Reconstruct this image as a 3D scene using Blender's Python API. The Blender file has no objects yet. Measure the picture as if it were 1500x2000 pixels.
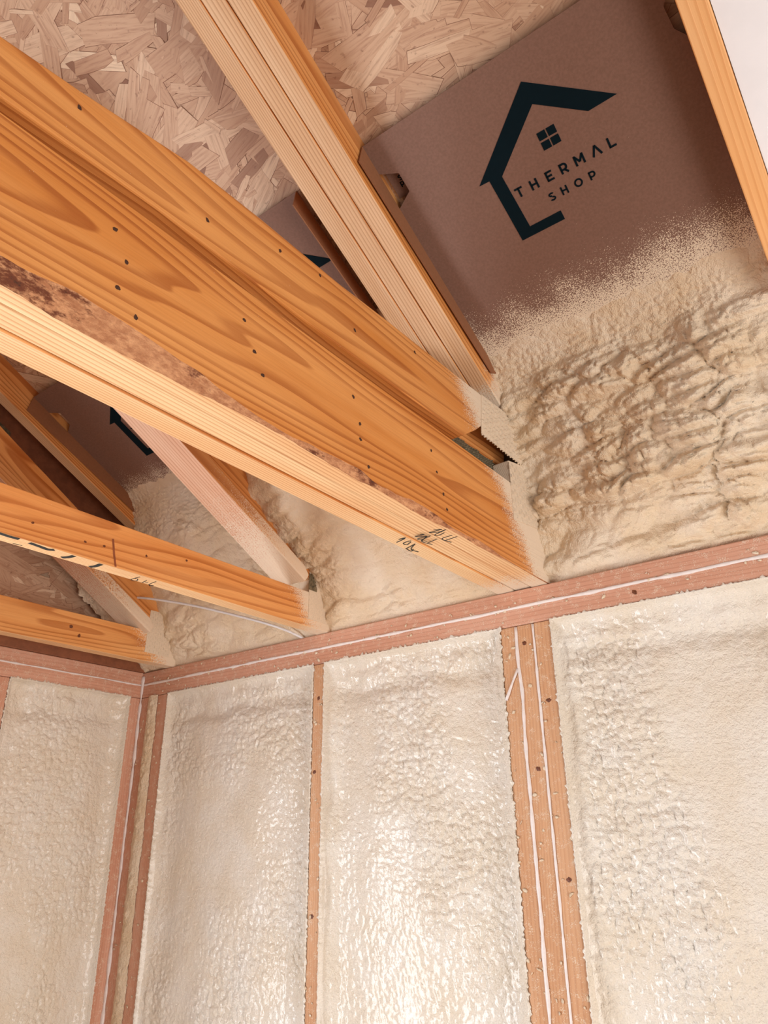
import bpy, bmesh, math, random
import numpy as np
from mathutils import Matrix, Vector
from bpy import data as D
random.seed(7)
scene = bpy.context.scene
COL = scene.collection

# ------------------------------------------------------------------ camera
cam_d = D.cameras.new('camera'); cam = D.objects.new('camera', cam_d); COL.objects.link(cam)
cam_d.sensor_fit = 'VERTICAL'; cam_d.sensor_height = 36.0; cam_d.lens = 1452.08 / 2000 * 36
cam_d.clip_start = 0.02
PITCH, ROLL, YAW = 0.4222, 0.0136, 0.6433
def _rot(a, b, c):
    ca, sa, cb, sb, cc, sc = math.cos(a), math.sin(a), math.cos(b), math.sin(b), math.cos(c), math.sin(c)
    Rx = np.array([[1, 0, 0], [0, ca, -sa], [0, sa, ca]]); Ry = np.array([[cb, 0, sb], [0, 1, 0], [-sb, 0, cb]])
    Rz = np.array([[cc, -sc, 0], [sc, cc, 0], [0, 0, 1]])
    return Rz @ Rx @ Ry
_R = _rot(PITCH, ROLL, YAW)
M = Matrix.Identity(4)
for i in range(3):
    M[i][0] = _R[i, 0]; M[i][1] = _R[i, 2]; M[i][2] = -_R[i, 1]
M[0][3], M[1][3], M[2][3] = 1.9547, -1.3734, -0.4911
cam.matrix_world = M
scene.camera = cam

# ------------------------------------------------------------------ world and light
w = D.worlds.new('daylight'); scene.world = w; w.use_nodes = True
bg = w.node_tree.nodes['Background']
bg.inputs['Color'].default_value = (1.0, 0.96, 0.94, 1); bg.inputs['Strength'].default_value = .26
def area(name, loc, direction, sx, sy, power, color):
    l = D.lights.new(name, 'AREA'); l.shape = 'RECTANGLE'; l.size = sx; l.size_y = sy; l.energy = power; l.color = color
    o = D.objects.new(name, l); COL.objects.link(o); o.location = loc
    o.rotation_euler = Vector(direction).to_track_quat('-Z', 'Y').to_euler(); return o
area('window_daylight', (-0.17, -1.62, -0.98), (1, 0.12, 0.0), 1.12, 1.12, 54, (0.88, 0.94, 1.0))
area('right_side_fill', (3.9, -1.25, -1.4), (-1, 0.05, 0.12), 1.5, 1.7, 52, (1.0, 0.96, 0.93))  # unseen light added on the right to brighten left wall and right faces
vs = scene.view_settings
vs.view_transform = 'Standard'; vs.look = 'None'; vs.gamma = 1.0; vs.use_curve_mapping = False; vs.exposure = 0.36

# ------------------------------------------------------------------ helpers
def srgb(r, g, b):
    f = lambda c: (c / 255 / 12.92) if c / 255 <= .04045 else ((c / 255 + .055) / 1.055) ** 2.4
    return (f(r), f(g), f(b), 1)
def tag(o, label=None, cat=None, group=None, kind=None):
    if label: o['label'] = label
    if cat: o['category'] = cat
    if group: o['group'] = group
    if kind: o['kind'] = kind
    return o
def link(o, parent=None):
    COL.objects.link(o)
    if parent is not None: o.parent = parent
    return o
def empty(name, loc=(0, 0, 0)):
    o = D.objects.new(name, None); o.empty_display_size = .1; COL.objects.link(o)
    return o          # things are built in room coordinates, so the empty stays at the origin of the corner
def mesh_obj(name, verts, faces, mats, parent=None, smooth=False, matrix=None):
    me = D.meshes.new(name); me.from_pydata([tuple(v) for v in verts], [], [tuple(f) for f in faces])
    for m in (mats if isinstance(mats, (list, tuple)) else [mats]): me.materials.append(m)
    if smooth: me.polygons.foreach_set('use_smooth', [True] * len(me.polygons))
    o = D.objects.new(name, me); link(o, parent)
    if matrix is not None: o.matrix_world = matrix
    return o
def grid_obj(name, P, mat, parent=None, smooth=True):
    n, m = P.shape[:2]
    me = D.meshes.new(name)
    idx = np.arange(n * m).reshape(n, m)
    q = np.stack([idx[:-1, :-1], idx[1:, :-1], idx[1:, 1:], idx[:-1, 1:]], -1).reshape(-1, 4)
    me.vertices.add(n * m); me.vertices.foreach_set('co', P.reshape(-1).astype(np.float32))
    me.loops.add(len(q) * 4); me.loops.foreach_set('vertex_index', q.reshape(-1).astype(np.int32))
    me.polygons.add(len(q)); me.polygons.foreach_set('loop_start', (np.arange(len(q)) * 4).astype(np.int32))
    me.polygons.foreach_set('loop_total', np.full(len(q), 4, np.int32))
    me.update(calc_edges=True); me.validate()
    me.polygons.foreach_set('use_smooth', np.ones(len(q), bool) if smooth else np.zeros(len(q), bool))
    me.materials.append(mat)
    return link(D.objects.new(name, me), parent)

# ---- numpy gradient noise
_rng = np.random.RandomState(3)
_perm = np.concatenate([_rng.permutation(256)] * 3)
_grad = _rng.normal(size=(256, 3)); _grad /= np.linalg.norm(_grad, axis=1)[:, None]
def pn(x, y, z=0.0):
    x, y, z = np.broadcast_arrays(np.asarray(x, float), np.asarray(y, float), np.asarray(z, float))
    xi, yi, zi = np.floor(x).astype(int), np.floor(y).astype(int), np.floor(z).astype(int)
    xf, yf, zf = x - xi, y - yi, z - zi
    u, v, q = [t * t * t * (t * (t * 6 - 15) + 10) for t in (xf, yf, zf)]
    xi &= 255; yi &= 255; zi &= 255
    out = 0
    for dx in (0, 1):
        for dy in (0, 1):
            for dz in (0, 1):
                g = _grad[_perm[_perm[_perm[xi + dx] + yi + dy] + zi + dz] & 255]
                d = g[..., 0] * (xf - dx) + g[..., 1] * (yf - dy) + g[..., 2] * (zf - dz)
                out = out + d * (u if dx else 1 - u) * (v if dy else 1 - v) * (q if dz else 1 - q)
    return out * 1.5
def fbm(x, y, z, o=3):
    s, a = 0, 1.0
    for k in range(o):
        s = s + a * pn(x * 2 ** k, y * 2 ** k, z + 7.3 * k); a *= .5
    return s
_off = _rng.rand(256, 3)
def pillow(x, y, seed=0, jit=.85):
    """rounded cobbles with soft valleys, 0..1 (nearest point distance)"""
    xi, yi = np.floor(x).astype(int), np.floor(y).astype(int); d1 = np.full(np.shape(x), 9.0); d2 = d1.copy()
    for dx in (-1, 0, 1):
        for dy in (-1, 0, 1):
            cx, cy = xi + dx, yi + dy
            h = _perm[_perm[(cx + int(seed) * 17) & 255] + ((cy + int(seed) * 5) & 255)] & 255
            px = cx + .5 + (_off[h, 0] - .5) * jit; py = cy + .5 + (_off[h, 1] - .5) * jit
            d = ((x - px) ** 2 + (y - py) ** 2) / (.6 + .8 * _off[h, 2])
            d2 = np.minimum(d2, np.maximum(d1, d)); d1 = np.minimum(d1, d)
    e = np.clip((np.sqrt(d2) - np.sqrt(d1)) * 1.5, 0, 1)
    return (.55 * e * (2 - e) + .25 * e * e * (3 - 2 * e)) + .35 * np.sqrt(np.clip(1.05 - d1, 0, 1))
def sstep(a, b, x):
    t = np.clip((x - a) / (b - a), 0, 1); return t * t * (3 - 2 * t)

# ------------------------------------------------------------------ materials
class NT:
    def __init__(s, name):
        s.m = D.materials.new(name); s.m.use_nodes = True; s.t = s.m.node_tree; s.bsdf = s.t.nodes['Principled BSDF']
    def n(s, ty, **kw):
        n = s.t.nodes.new(ty)
        for k, v in kw.items(): setattr(n, k, v)
        return n
    def l(s, a, b): s.t.links.new(a, b)
    def val(s, sock, v):
        if isinstance(v, (int, float)): sock.default_value = v
        elif isinstance(v, tuple): sock.default_value = v
        else: s.l(v, sock)
    def math(s, op, a, b=None, c=None, clamp=False):
        n = s.n('ShaderNodeMath', operation=op); n.use_clamp = clamp
        s.val(n.inputs[0], a)
        if b is not None: s.val(n.inputs[1], b)
        if c is not None: s.val(n.inputs[2], c)
        return n.outputs[0]
    def vm(s, op, a, b):
        n = s.n('ShaderNodeVectorMath', operation=op); s.val(n.inputs[0], a); s.val(n.inputs[1], b); return n.outputs[0]
    def noise(s, vec, scale=1.0, detail=2.0, rough=.5, dist=0.0):
        n = s.n('ShaderNodeTexNoise'); s.l(vec, n.inputs['Vector']); n.inputs['Scale'].default_value = scale
        n.inputs['Detail'].default_value = detail; n.inputs['Roughness'].default_value = rough; n.inputs['Distortion'].default_value = dist
        return n.outputs['Fac']
    def ramp(s, fac, stops, interp='LINEAR'):
        n = s.n('ShaderNodeValToRGB'); s.l(fac, n.inputs[0]); r = n.color_ramp; r.interpolation = interp
        while len(r.elements) > 1: r.elements.remove(r.elements[-1])
        r.elements[0].position = stops[0][0]; r.elements[0].color = stops[0][1]
        for p, c in stops[1:]:
            e = r.elements.new(p); e.color = c
        return n.outputs[0]
    def mix(s, fac, a, b, mode='MIX'):
        n = s.n('ShaderNodeMix', data_type='RGBA', blend_type=mode); s.val(n.inputs[0], fac); s.val(n.inputs[6], a); s.val(n.inputs[7], b)
        return n.outputs[2]
    def maprange(s, v, a, b, c=0.0, d=1.0, smooth=True):
        n = s.n('ShaderNodeMapRange'); n.interpolation_type = 'SMOOTHSTEP' if smooth else 'LINEAR'
        s.l(v, n.inputs[0])
        for i, k in enumerate((a, b, c, d)): s.val(n.inputs[1 + i], k)
        return n.outputs[0]
    def bump(s, h, strength, dist):
        n = s.n('ShaderNodeBump'); n.inputs['Strength'].default_value = strength; n.inputs['Distance'].default_value = dist
        s.l(h, n.inputs['Height']); s.l(n.outputs[0], s.bsdf.inputs['Normal'])
    def objco(s): return s.n('ShaderNodeTexCoord').outputs['Object']
    def pos(s): return s.n('ShaderNodeNewGeometry').outputs['Position']
    def xyz(s, v):
        n = s.n('ShaderNodeSeparateXYZ'); s.l(v, n.inputs[0]); return n.outputs
G = lambda v: (v, v, v, 1)
DUST = srgb(232, 214, 190)

def wood(name, light, mid, dark, spacing=.0055, spray=None, warp=.012, rough=.55, pith=.07, tone=.18, dustc=DUST, contrast=1.0):
    t = NT(name)
    oc = t.objco(); info = t.n('ShaderNodeObjectInfo').outputs['Random']
    off = t.n('ShaderNodeCombineXYZ'); t.val(off.inputs[0], t.math('MULTIPLY', info, 37.0)); t.val(off.inputs[1], 0.0)
    t.val(off.inputs[2], t.math('MULTIPLY', info, 3.7))
    p = t.xyz(oc)
    # slow wander of the growth rings along the board
    wv = t.n('ShaderNodeCombineXYZ')
    t.l(t.math('MULTIPLY_ADD', p[0], .75, t.math('MULTIPLY', info, 37.0)), wv.inputs[0])
    t.l(t.math('MULTIPLY', p[1], 7.0), wv.inputs[1]); t.l(t.math('MULTIPLY_ADD', p[2], 7.0, info), wv.inputs[2])
    wn = t.noise(wv.outputs[0], 1.5, 2.0, .45)
    wn = t.math('SUBTRACT', wn, .5)
    py = t.math('MULTIPLY_ADD', t.math('SUBTRACT', info, .5), .10, 0.06)
    dy = t.math('SUBTRACT', p[1], py); dz = t.math('ADD', p[2], pith)
    r = t.math('SQRT', t.math('ADD', t.math('MULTIPLY', dy, dy), t.math('MULTIPLY', dz, dz)))
    r = t.math('MULTIPLY_ADD', wn, warp * 2.2, r)
    r = t.math('MULTIPLY_ADD', p[0], .012, r)
    fr = t.math('FRACT', t.math('DIVIDE', r, spacing))
    ring = t.ramp(fr, [(0, G(.0)), (.5, G(.12)), (.80, G(.9)), (.92, G(1)), (1, G(.0))], 'EASE')
    # fibre
    fv = t.n('ShaderNodeCombineXYZ'); t.l(t.math('MULTIPLY', p[0], 9.0), fv.inputs[0])
    t.l(t.math('MULTIPLY', p[1], 380.0), fv.inputs[1]); t.l(t.math('MULTIPLY', p[2], 380.0), fv.inputs[2])
    fib = t.noise(t.vm('ADD', fv.outputs[0], off.outputs[0]), 1.0, 3.0, .6)
    # broad tone
    bv = t.n('ShaderNodeCombineXYZ'); t.l(t.math('MULTIPLY', p[0], 2.0), bv.inputs[0])
    t.l(t.math('MULTIPLY', p[1], 22.0), bv.inputs[1]); t.l(t.math('MULTIPLY', p[2], 22.0), bv.inputs[2])
    br = t.noise(t.vm('ADD', bv.outputs[0], off.outputs[0]), 1.0, 2.0, .5)
    col = t.mix(t.maprange(br, .3, .7), mid, light)
    col = t.mix(t.math('MULTIPLY', ring, t.maprange(br, .2, .8, .85 * contrast, .45 * contrast)), col, dark)
    col = t.mix(t.math('MULTIPLY', t.maprange(fib, .35, .75), tone), col, dark)
    height = t.math('MULTIPLY_ADD', fib, .5, t.math('MULTIPLY', ring, .6))
    if spray:
        q = t.xyz(t.pos())
        sp = t.noise(t.pos(), 480.0, 1.0, .6); big = t.noise(t.pos(), 26.0, 3.0, .6)
        if spray == 'heel':
            g = t.math('ADD', t.math('MULTIPLY_ADD', q[2], .74, q[1]), .045)
            g = t.math('ADD', g, t.math('MULTIPLY', t.math('SUBTRACT', big, .5), .07))
            g = t.maprange(g, -.085, .055, .0, 1.0, False)
            mask = t.maprange(t.math('ADD', t.math('MULTIPLY', g, 1.05), t.math('MULTIPLY', t.math('SUBTRACT', sp, .5), 1.7)), .48, .60)
            mask = t.math('MULTIPLY', mask, .93)
        elif spray == 'tip':
            g = t.maprange(t.math('MULTIPLY_ADD', t.math('SUBTRACT', big, .5), .10, q[1]), -.27, -.10, .0, 1.0, False)
            mask = t.maprange(t.math('ADD', t.math('MULTIPLY', g, 1.0), t.math('MULTIPLY', t.math('SUBTRACT', sp, .5), .9)), .48, .64)
            mask = t.math('MULTIPLY', mask, .9)
        elif spray == 'brace':
            g = t.maprange(t.math('MULTIPLY_ADD', t.math('SUBTRACT', big, .5), .12, q[1]), -.48, -.13, .0, 1.0, False)
            mask = t.maprange(t.math('ADD', t.math('MULTIPLY', g, .95), t.math('MULTIPLY', t.math('SUBTRACT', sp, .5), 1.6)), .44, .62)
            mask = t.math('MULTIPLY', mask, .88)
        else:   # patches of dried foam dust
            g = t.maprange(t.noise(t.pos(), 60.0, 4.0, .65), .34, .78, .08, .70, False)
            mask = t.maprange(t.math('ADD', g, t.math('MULTIPLY', t.math('SUBTRACT', sp, .5), 1.0)), .40, .60)
            mask = t.math('MULTIPLY', mask, .62)
        col = t.mix(mask, col, dustc)
        height = t.math('ADD', height, t.math('MULTIPLY', mask, t.math('MULTIPLY_ADD', sp, 1.2, .3)))
        t.l(t.maprange(mask, 0, 1, rough, .9), t.bsdf.inputs['Roughness'])
    else: t.bsdf.inputs['Roughness'].default_value = rough
    t.l(col, t.bsdf.inputs['Base Color'])
    t.bsdf.inputs['Specular IOR Level'].default_value = .3
    t.bump(height, .35, .0012)
    return t.m
FACE = (srgb(238, 174, 108), srgb(226, 153, 84), srgb(166, 84, 26))
EDGE = (srgb(244, 208, 160), srgb(234, 185, 134), srgb(200, 134, 82))
PALE = (srgb(238, 200, 160), srgb(226, 182, 138), srgb(186, 132, 90))
STUD = (srgb(220, 168, 142), srgb(206, 150, 122), srgb(176, 116, 88))
m_face = wood('pine_face', *FACE, spacing=.0062, spray='heel', warp=.022, contrast=.85)
m_edge = wood('pine_edge', *EDGE, spacing=.0046, spray='heel', warp=.006)
m_faceg = wood('pine_face_amber', srgb(226, 156, 88), srgb(212, 135, 64), srgb(150, 70, 16), spacing=.0062, spray='heel', warp=.022, contrast=.9)
m_face2 = wood('pine_face_plain', *FACE, spacing=.006, warp=.02)
m_edge2 = wood('pine_edge_plain', *PALE, spacing=.0042, warp=.006)
m_brace_f = wood('spruce_face', srgb(232, 190, 160), srgb(220, 170, 138), srgb(190, 128, 94), spacing=.007, spray='brace', warp=.015)
m_brace_e = wood('spruce_edge', srgb(226, 166, 108), srgb(212, 146, 86), srgb(176, 104, 52), spacing=.006, spray='brace', warp=.008)
m_stud = wood('stud_wood', *STUD, spacing=.0062, spray='patch', warp=.016, rough=.6, contrast=.42)
m_stud2 = wood('stud_wood_warm', srgb(218, 170, 130), srgb(204, 152, 110), srgb(174, 114, 76), spacing=.0062, spray='patch', warp=.016, rough=.6, contrast=.5)
m_facet = wood('pine_face_tip', *FACE, spacing=.0085, spray='tip', warp=.022)
m_edget = wood('pine_edge_tip', *PALE, spacing=.0046, spray='tip', warp=.006)

def m_foam(name, base, deep, gloss, coat=0.0):
    t = NT(name); po = t.pos()
    a = t.noise(po, 9.0, 3.0, .55); b = t.noise(po, 150.0, 2.0, .55); c = t.noise(po, 420.0, 2.0, .6)
    t.l(t.mix(t.maprange(a, .3, .72), deep, base), t.bsdf.inputs['Base Color'])
    t.l(t.maprange(t.noise(po, 5.0, 2.0), .36, .62, gloss[0], gloss[1]), t.bsdf.inputs['Roughness'])
    t.bsdf.inputs['Specular IOR Level'].default_value = .5
    t.bsdf.inputs['Coat Weight'].default_value = coat; t.bsdf.inputs['Coat Roughness'].default_value = .14
    t.bump(t.math('MULTIPLY_ADD', c, .6, b), .8, .0044)
    return t.m
m_foamw = m_foam('spray_foam_glossy', srgb(238, 228, 214), srgb(232, 217, 196), (.22, .48), .5)
m_foamh = m_foam('spray_foam_matte', srgb(238, 219, 194), srgb(230, 204, 170), (.5, .75))

def m_plain(name, c, rough=.6, metal=0.0, nscale=60.0, var=.12, bump=0.0):
    t = NT(name); n = t.noise(t.objco(), nscale, 3.0, .6)
    d = tuple(x * (1 - var * 2) for x in c[:3]) + (1,)
    t.l(t.mix(t.maprange(n, .3, .7), d, c), t.bsdf.inputs['Base Color'])
    t.bsdf.inputs['Roughness'].default_value = rough; t.bsdf.inputs['Metallic'].default_value = metal
    if bump: t.bump(n, .5, bump)
    return t.m
m_ink = m_plain('marker_ink', srgb(14, 22, 22), .5)
m_logo = m_plain('printed_ink', srgb(4, 24, 32), .8, var=.05); m_logo.node_tree.nodes['Principled BSDF'].inputs['Specular IOR Level'].default_value = .12
m_paint = m_plain('sprayed_black_paint', srgb(36, 40, 40), .6, nscale=300)
m_brown = m_plain('brown_crayon', srgb(150, 82, 48), .7)
m_bead = m_plain('white_sealant', srgb(240, 228, 222), .45, nscale=90, var=.05, bump=.001)
m_cable = m_plain('white_cable', srgb(232, 226, 224), .4, var=.03)
m_galv = m_plain('galvanised_steel', srgb(150, 138, 112), .45, .55, 120, .2, .0008)
m_dusted = m_plain('dusted_steel', srgb(230, 210, 184), .85, 0, 300, .06, .0006)
m_white = m_plain('plain_white', srgb(250, 250, 254), .7, 0, 12, .02)  # window frame white; on the next-bay panel it paints in strong light
m_nail = m_plain('dark_nail', srgb(72, 38, 20), .7)
m_knot = m_plain('knot_wood', srgb(120, 62, 30), .6, 0, 200, .25)
m_kraftflap = m_plain('kraft_flap', srgb(150, 98, 64), .85, 0, 200, .05)
m_floor = m_plain('subfloor', srgb(190, 164, 138), .7, 0, 14, .12)
m_dark = m_plain('shaded_wood', srgb(150, 90, 58), .7, 0, 40, .15)  # brown deepened so the gable truss carries its shade in the colour

def m_baffle():
    t = NT('kraft_cardboard'); po = t.pos(); q = t.xyz(po)
    n = t.noise(po, 240.0, 3.0, .6); sp = t.noise(po, 560.0, 1.0, .6); big = t.noise(po, 14.0, 3.0, .6)
    c = t.mix(t.maprange(n, .3, .7), srgb(122, 89, 74), srgb(132, 97, 82))
    g = t.math('MULTIPLY_ADD', t.math('SUBTRACT', big, .5), .09, q[1])
    g = t.maprange(g, -.318, -.172, 0.0, 1.0, False)
    mask = t.maprange(t.math('ADD', t.math('MULTIPLY', g, .9), t.math('MULTIPLY', t.math('SUBTRACT', sp, .5), 1.7)), .50, .62)
    t.l(t.mix(mask, c, DUST), t.bsdf.inputs['Base Color']); t.bsdf.inputs['Roughness'].default_value = .7
    t.bump(t.math('MULTIPLY_ADD', mask, 2.0, n), .3, .0008)
    return t.m
m_kraft = m_baffle()
def m_wane():
    t = NT('bark_wane'); oc = t.objco(); p = t.xyz(oc)
    v = t.n('ShaderNodeCombineXYZ'); t.l(t.math('MULTIPLY', p[0], .45), v.inputs[0]); t.l(p[1], v.inputs[1]); t.l(p[2], v.inputs[2])
    n = t.noise(v.outputs[0], 120.0, 5.0, .75); b = t.noise(v.outputs[0], 22.0, 6.0, .75)
    c = t.mix(t.maprange(n, .35, .68), srgb(176, 116, 78), srgb(222, 164, 118))
    c = t.mix(t.maprange(b, .53, .62), c, srgb(112, 58, 34)); c = t.mix(t.maprange(b, .63, .70), c, srgb(58, 40, 30))
    t.l(c, t.bsdf.inputs['Base Color']); t.bsdf.inputs['Roughness'].default_value = .85
    t.bump(n, .9, .004); return t.m
m_bark = m_wane()
def m_osb():
    t = NT('oriented_strand_wood'); at = t.n('ShaderNodeAttribute'); at.attribute_name = 'tone'
    uv = t.n('ShaderNodeUVMap').outputs[0]
    mp = t.n('ShaderNodeMapping'); t.l(uv, mp.inputs[0]); mp.inputs['Scale'].default_value = (14, 210, 1)
    fib = t.noise(mp.outputs[0], 1.0, 4.0, .65)
    mp2 = t.n('ShaderNodeMapping'); t.l(uv, mp2.inputs[0]); mp2.inputs['Scale'].default_value = (60, 90, 1)
    bl = t.noise(mp2.outputs[0], 1.0, 3.0, .65)
    c = t.ramp(at.outputs['Fac'], [(0, srgb(128, 84, 62)), (.3, srgb(192, 152, 122)), (.7, srgb(210, 174, 144)), (1, srgb(230, 202, 172))])
    c = t.mix(t.math('MULTIPLY', t.maprange(fib, .42, .75), .55), c, srgb(142, 90, 64))
    c = t.mix(t.math('MULTIPLY', t.maprange(bl, .6, .72), .5), c, srgb(112, 66, 46))
    t.l(c, t.bsdf.inputs['Base Color']); t.bsdf.inputs['Roughness'].default_value = .6
    t.bump(t.math('ADD', fib, bl), .4, .0012); return t.m
m_osbm = m_osb()

# ------------------------------------------------------------------ geometry builders
def board(name, poly, x0, x1, parent, mats, direction=None, bevel=.0022, matrix=None):
    """polygon in (y,z) of the room, extruded from x0 to x1; local x runs along the board"""
    if matrix is None:
        a = direction if direction is not None else math.atan2(poly[1][1] - poly[0][1], poly[1][0] - poly[0][0])
        c, s = math.cos(a), math.sin(a)
        o = poly[0]
        loc = [((y - o[0]) * c + (z - o[1]) * s, -(y - o[0]) * s + (z - o[1]) * c) for y, z in poly]
        mat = Matrix(((0, 0, 1, x0), (c, -s, 0, o[0]), (s, c, 0, o[1]), (0, 0, 0, 1)))
        th = x1 - x0
    else: loc, mat, th = poly, matrix, x1
    bm = bmesh.new()
    lo = [bm.verts.new((p[0], p[1], 0)) for p in loc]; hi = [bm.verts.new((p[0], p[1], th)) for p in loc]
    bm.faces.new(lo); bm.faces.new(hi)
    for i in range(len(loc)): bm.faces.new((lo[i], lo[(i + 1) % len(loc)], hi[(i + 1) % len(loc)], hi[i]))
    bmesh.ops.recalc_face_normals(bm, faces=bm.faces)
    if bevel: bmesh.ops.bevel(bm, geom=list(bm.edges), offset=bevel, segments=2, profile=.5, affect='EDGES', clamp_overlap=True)
    for f in bm.faces: f.material_index = 0 if abs(f.normal.z) > .75 else 1
    me = D.meshes.new(name); bm.to_mesh(me); bm.free()
    for m in mats: me.materials.append(m)
    o = link(D.objects.new(name, me), parent); o.matrix_world = mat
    return o
def board_box(name, origin, ex, ey, length, width, thick, parent, mats, bevel=.0022):
    ex, ey = Vector(ex).normalized(), Vector(ey).normalized(); ez = ex.cross(ey)
    mt = Matrix(((ex.x, ey.x, ez.x, origin[0]), (ex.y, ey.y, ez.y, origin[1]), (ex.z, ey.z, ez.z, origin[2]), (0, 0, 0, 1)))
    return board(name, [(0, 0), (length, 0), (length, width), (0, width)], 0, thick, parent, mats, bevel=bevel, matrix=mt)
def ribbon(bm, pts, wd, lift):
    """flat pen stroke through 3D pts; lift = unit normal of the written surface"""
    pts = [Vector(p) for p in pts]; nrm = Vector(lift); L = []
    for i, p in enumerate(pts):
        d = (pts[min(i + 1, len(pts) - 1)] - pts[max(i - 1, 0)]).normalized(); s = d.cross(nrm).normalized() * wd / 2
        L.append((bm.verts.new(p + s), bm.verts.new(p - s), bm.verts.new(p + s + nrm * .0004), bm.verts.new(p - s + nrm * .0004)))
    for a, b in zip(L[:-1], L[1:]):
        bm.faces.new((a[2], b[2], b[3], a[3])); bm.faces.new((a[0], a[2], b[2], b[0])); bm.faces.new((a[3], b[3], b[1], a[1]))
def finish(bm, name, mat, parent, smooth=False):
    bmesh.ops.recalc_face_normals(bm, faces=bm.faces)
    me = D.meshes.new(name); bm.to_mesh(me); bm.free(); me.materials.append(mat)
    if smooth: me.polygons.foreach_set('use_smooth', [True] * len(me.polygons))
    return link(D.objects.new(name, me), parent)
def smooth_path(pts, k=6):
    pts = [Vector(p) for p in pts]; out = []
    for i in range(len(pts) - 1):
        a, b, c, d = pts[max(i - 1, 0)], pts[i], pts[i + 1], pts[min(i + 2, len(pts) - 1)]
        for j in range(k):
            t = j / k
            out.append(.5 * ((2 * b) + (c - a) * t + (2 * a - 5 * b + 4 * c - d) * t * t + (3 * b - a - 3 * c + d) * t ** 3))
    out.append(pts[-1]); return out
def tube(name, pts, rad, mat, parent, seed=0, jitter=0.0, sides=8, flat=None):
    n = len(pts); V = []; F = []
    rs = np.random.RandomState(seed)
    ph = rs.rand() * 100
    for i, p in enumerate(pts):
        p = Vector(p); d = (Vector(pts[min(i + 1, n - 1)]) - Vector(pts[max(i - 1, 0)])).normalized()
        a = d.orthogonal().normalized() if flat is None else Vector(flat); a = (a - d * a.dot(d)).normalized(); b = d.cross(a)
        r = rad * (1 + jitter * float(pn(i * .35, ph)) + jitter * .7 * float(pn(i * .9, ph + 9)))
        off = (a * 0 + b * rad * jitter * float(pn(i * .13, ph + 4)) * .8)
        for k in range(sides):
            t = 2 * math.pi * k / sides
            V.append(p + off + (a * math.cos(t) * (1 if flat is None else .6) + b * math.sin(t)) * r)
    for i in range(n - 1):
        for k in range(sides):
            F.append((i * sides + k, i * sides + (k + 1) % sides, (i + 1) * sides + (k + 1) % sides, (i + 1) * sides + k))
    F.append(tuple(range(sides))[::-1]); F.append(tuple(range((n - 1) * sides, n * sides)))
    return mesh_obj(name, V, F, mat, parent, True)

T = .0381
XG, X2, X3 = 1.344, .7417, .1383           # right faces of the girder and the two common trusses
XR0, XR1 = 1.8925, 1.9318                  # far right truss
ZU, SL = .293, .513                        # underside of top chords: z = ZU - SL*y
TH = math.atan(SL)
under = lambda y: ZU - SL * y
YB = -3.0                                  # trusses run back over the room to here

# ------------------------------------------------------------------ setting: walls, roof deck, floor
floor = mesh_obj('floor', [(-.2, .2, -2.46), (4.2, .2, -2.46), (4.2, -4.2, -2.46), (-.2, -4.2, -2.46), (-.2, .2, -2.5), (4.2, .2, -2.5), (4.2, -4.2, -2.5), (-.2, -4.2, -2.5)],
                 [(0, 3, 2, 1), (4, 5, 6, 7), (0, 1, 5, 4), (1, 2, 6, 5), (2, 3, 7, 6), (3, 0, 4, 7)], m_floor)
tag(floor, 'plain wooden subfloor of the room', kind='structure')

wall_b = empty('wall_back'); tag(wall_b, 'framed wall with pink-brown studs and a double top plate below the girder truss', kind='structure')
wall_l = empty('wall_left'); tag(wall_l, 'framed side wall meeting the back wall in the corner', kind='structure')
SM = [m_stud, m_stud]; SM2 = [m_stud2, m_stud2]
for k in range(2):
    board_box('top_plate', (0.0 if k else -.14, 0, -T * (k + 1) + .0004), (1, 0, 0), (0, 1, 0), 3.2 + .14 * (1 - k), .14, T - .0008, wall_b, SM)
def stud(parent, x, mats=SM, w_=T):
    return board_box('stud', (x + w_, 0, -2.42), (0, 0, 1), (0, 1, 0), 2.42 - 2 * T - .0005, .14, w_, parent, mats)
XS1, XT = .6981, 1.2256
stud(wall_b, .0005, SM, .0415); stud(wall_b, .0805, SM, .049)
stud(wall_b, XS1, SM2)
for k in range(3): stud(wall_b, XT + k * .0391, SM2)
stud(wall_b, 1.93, SM2); stud(wall_b, 2.54, SM2); stud(wall_b, 3.15, SM2)
board_box('bottom_plate', (0, 0, -2.46), (1, 0, 0), (0, 1, 0), 3.2, .14, T, wall_b, SM)
def slab(name, a, b, mat, parent):
    x0, y0, z0 = a; x1, y1, z1 = b
    V = [(x0, y0, z0), (x1, y0, z0), (x1, y1, z0), (x0, y1, z0), (x0, y0, z1), (x1, y0, z1), (x1, y1, z1), (x0, y1, z1)]
    return mesh_obj(name, V, [(0, 3, 2, 1), (4, 5, 6, 7), (0, 1, 5, 4), (1, 2, 6, 5), (2, 3, 7, 6), (3, 0, 4, 7)], mat, parent)
slab('wall_sheathing', (-.15, .141, -2.46), (3.2, .153, .42), m_floor, wall_b)
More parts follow.
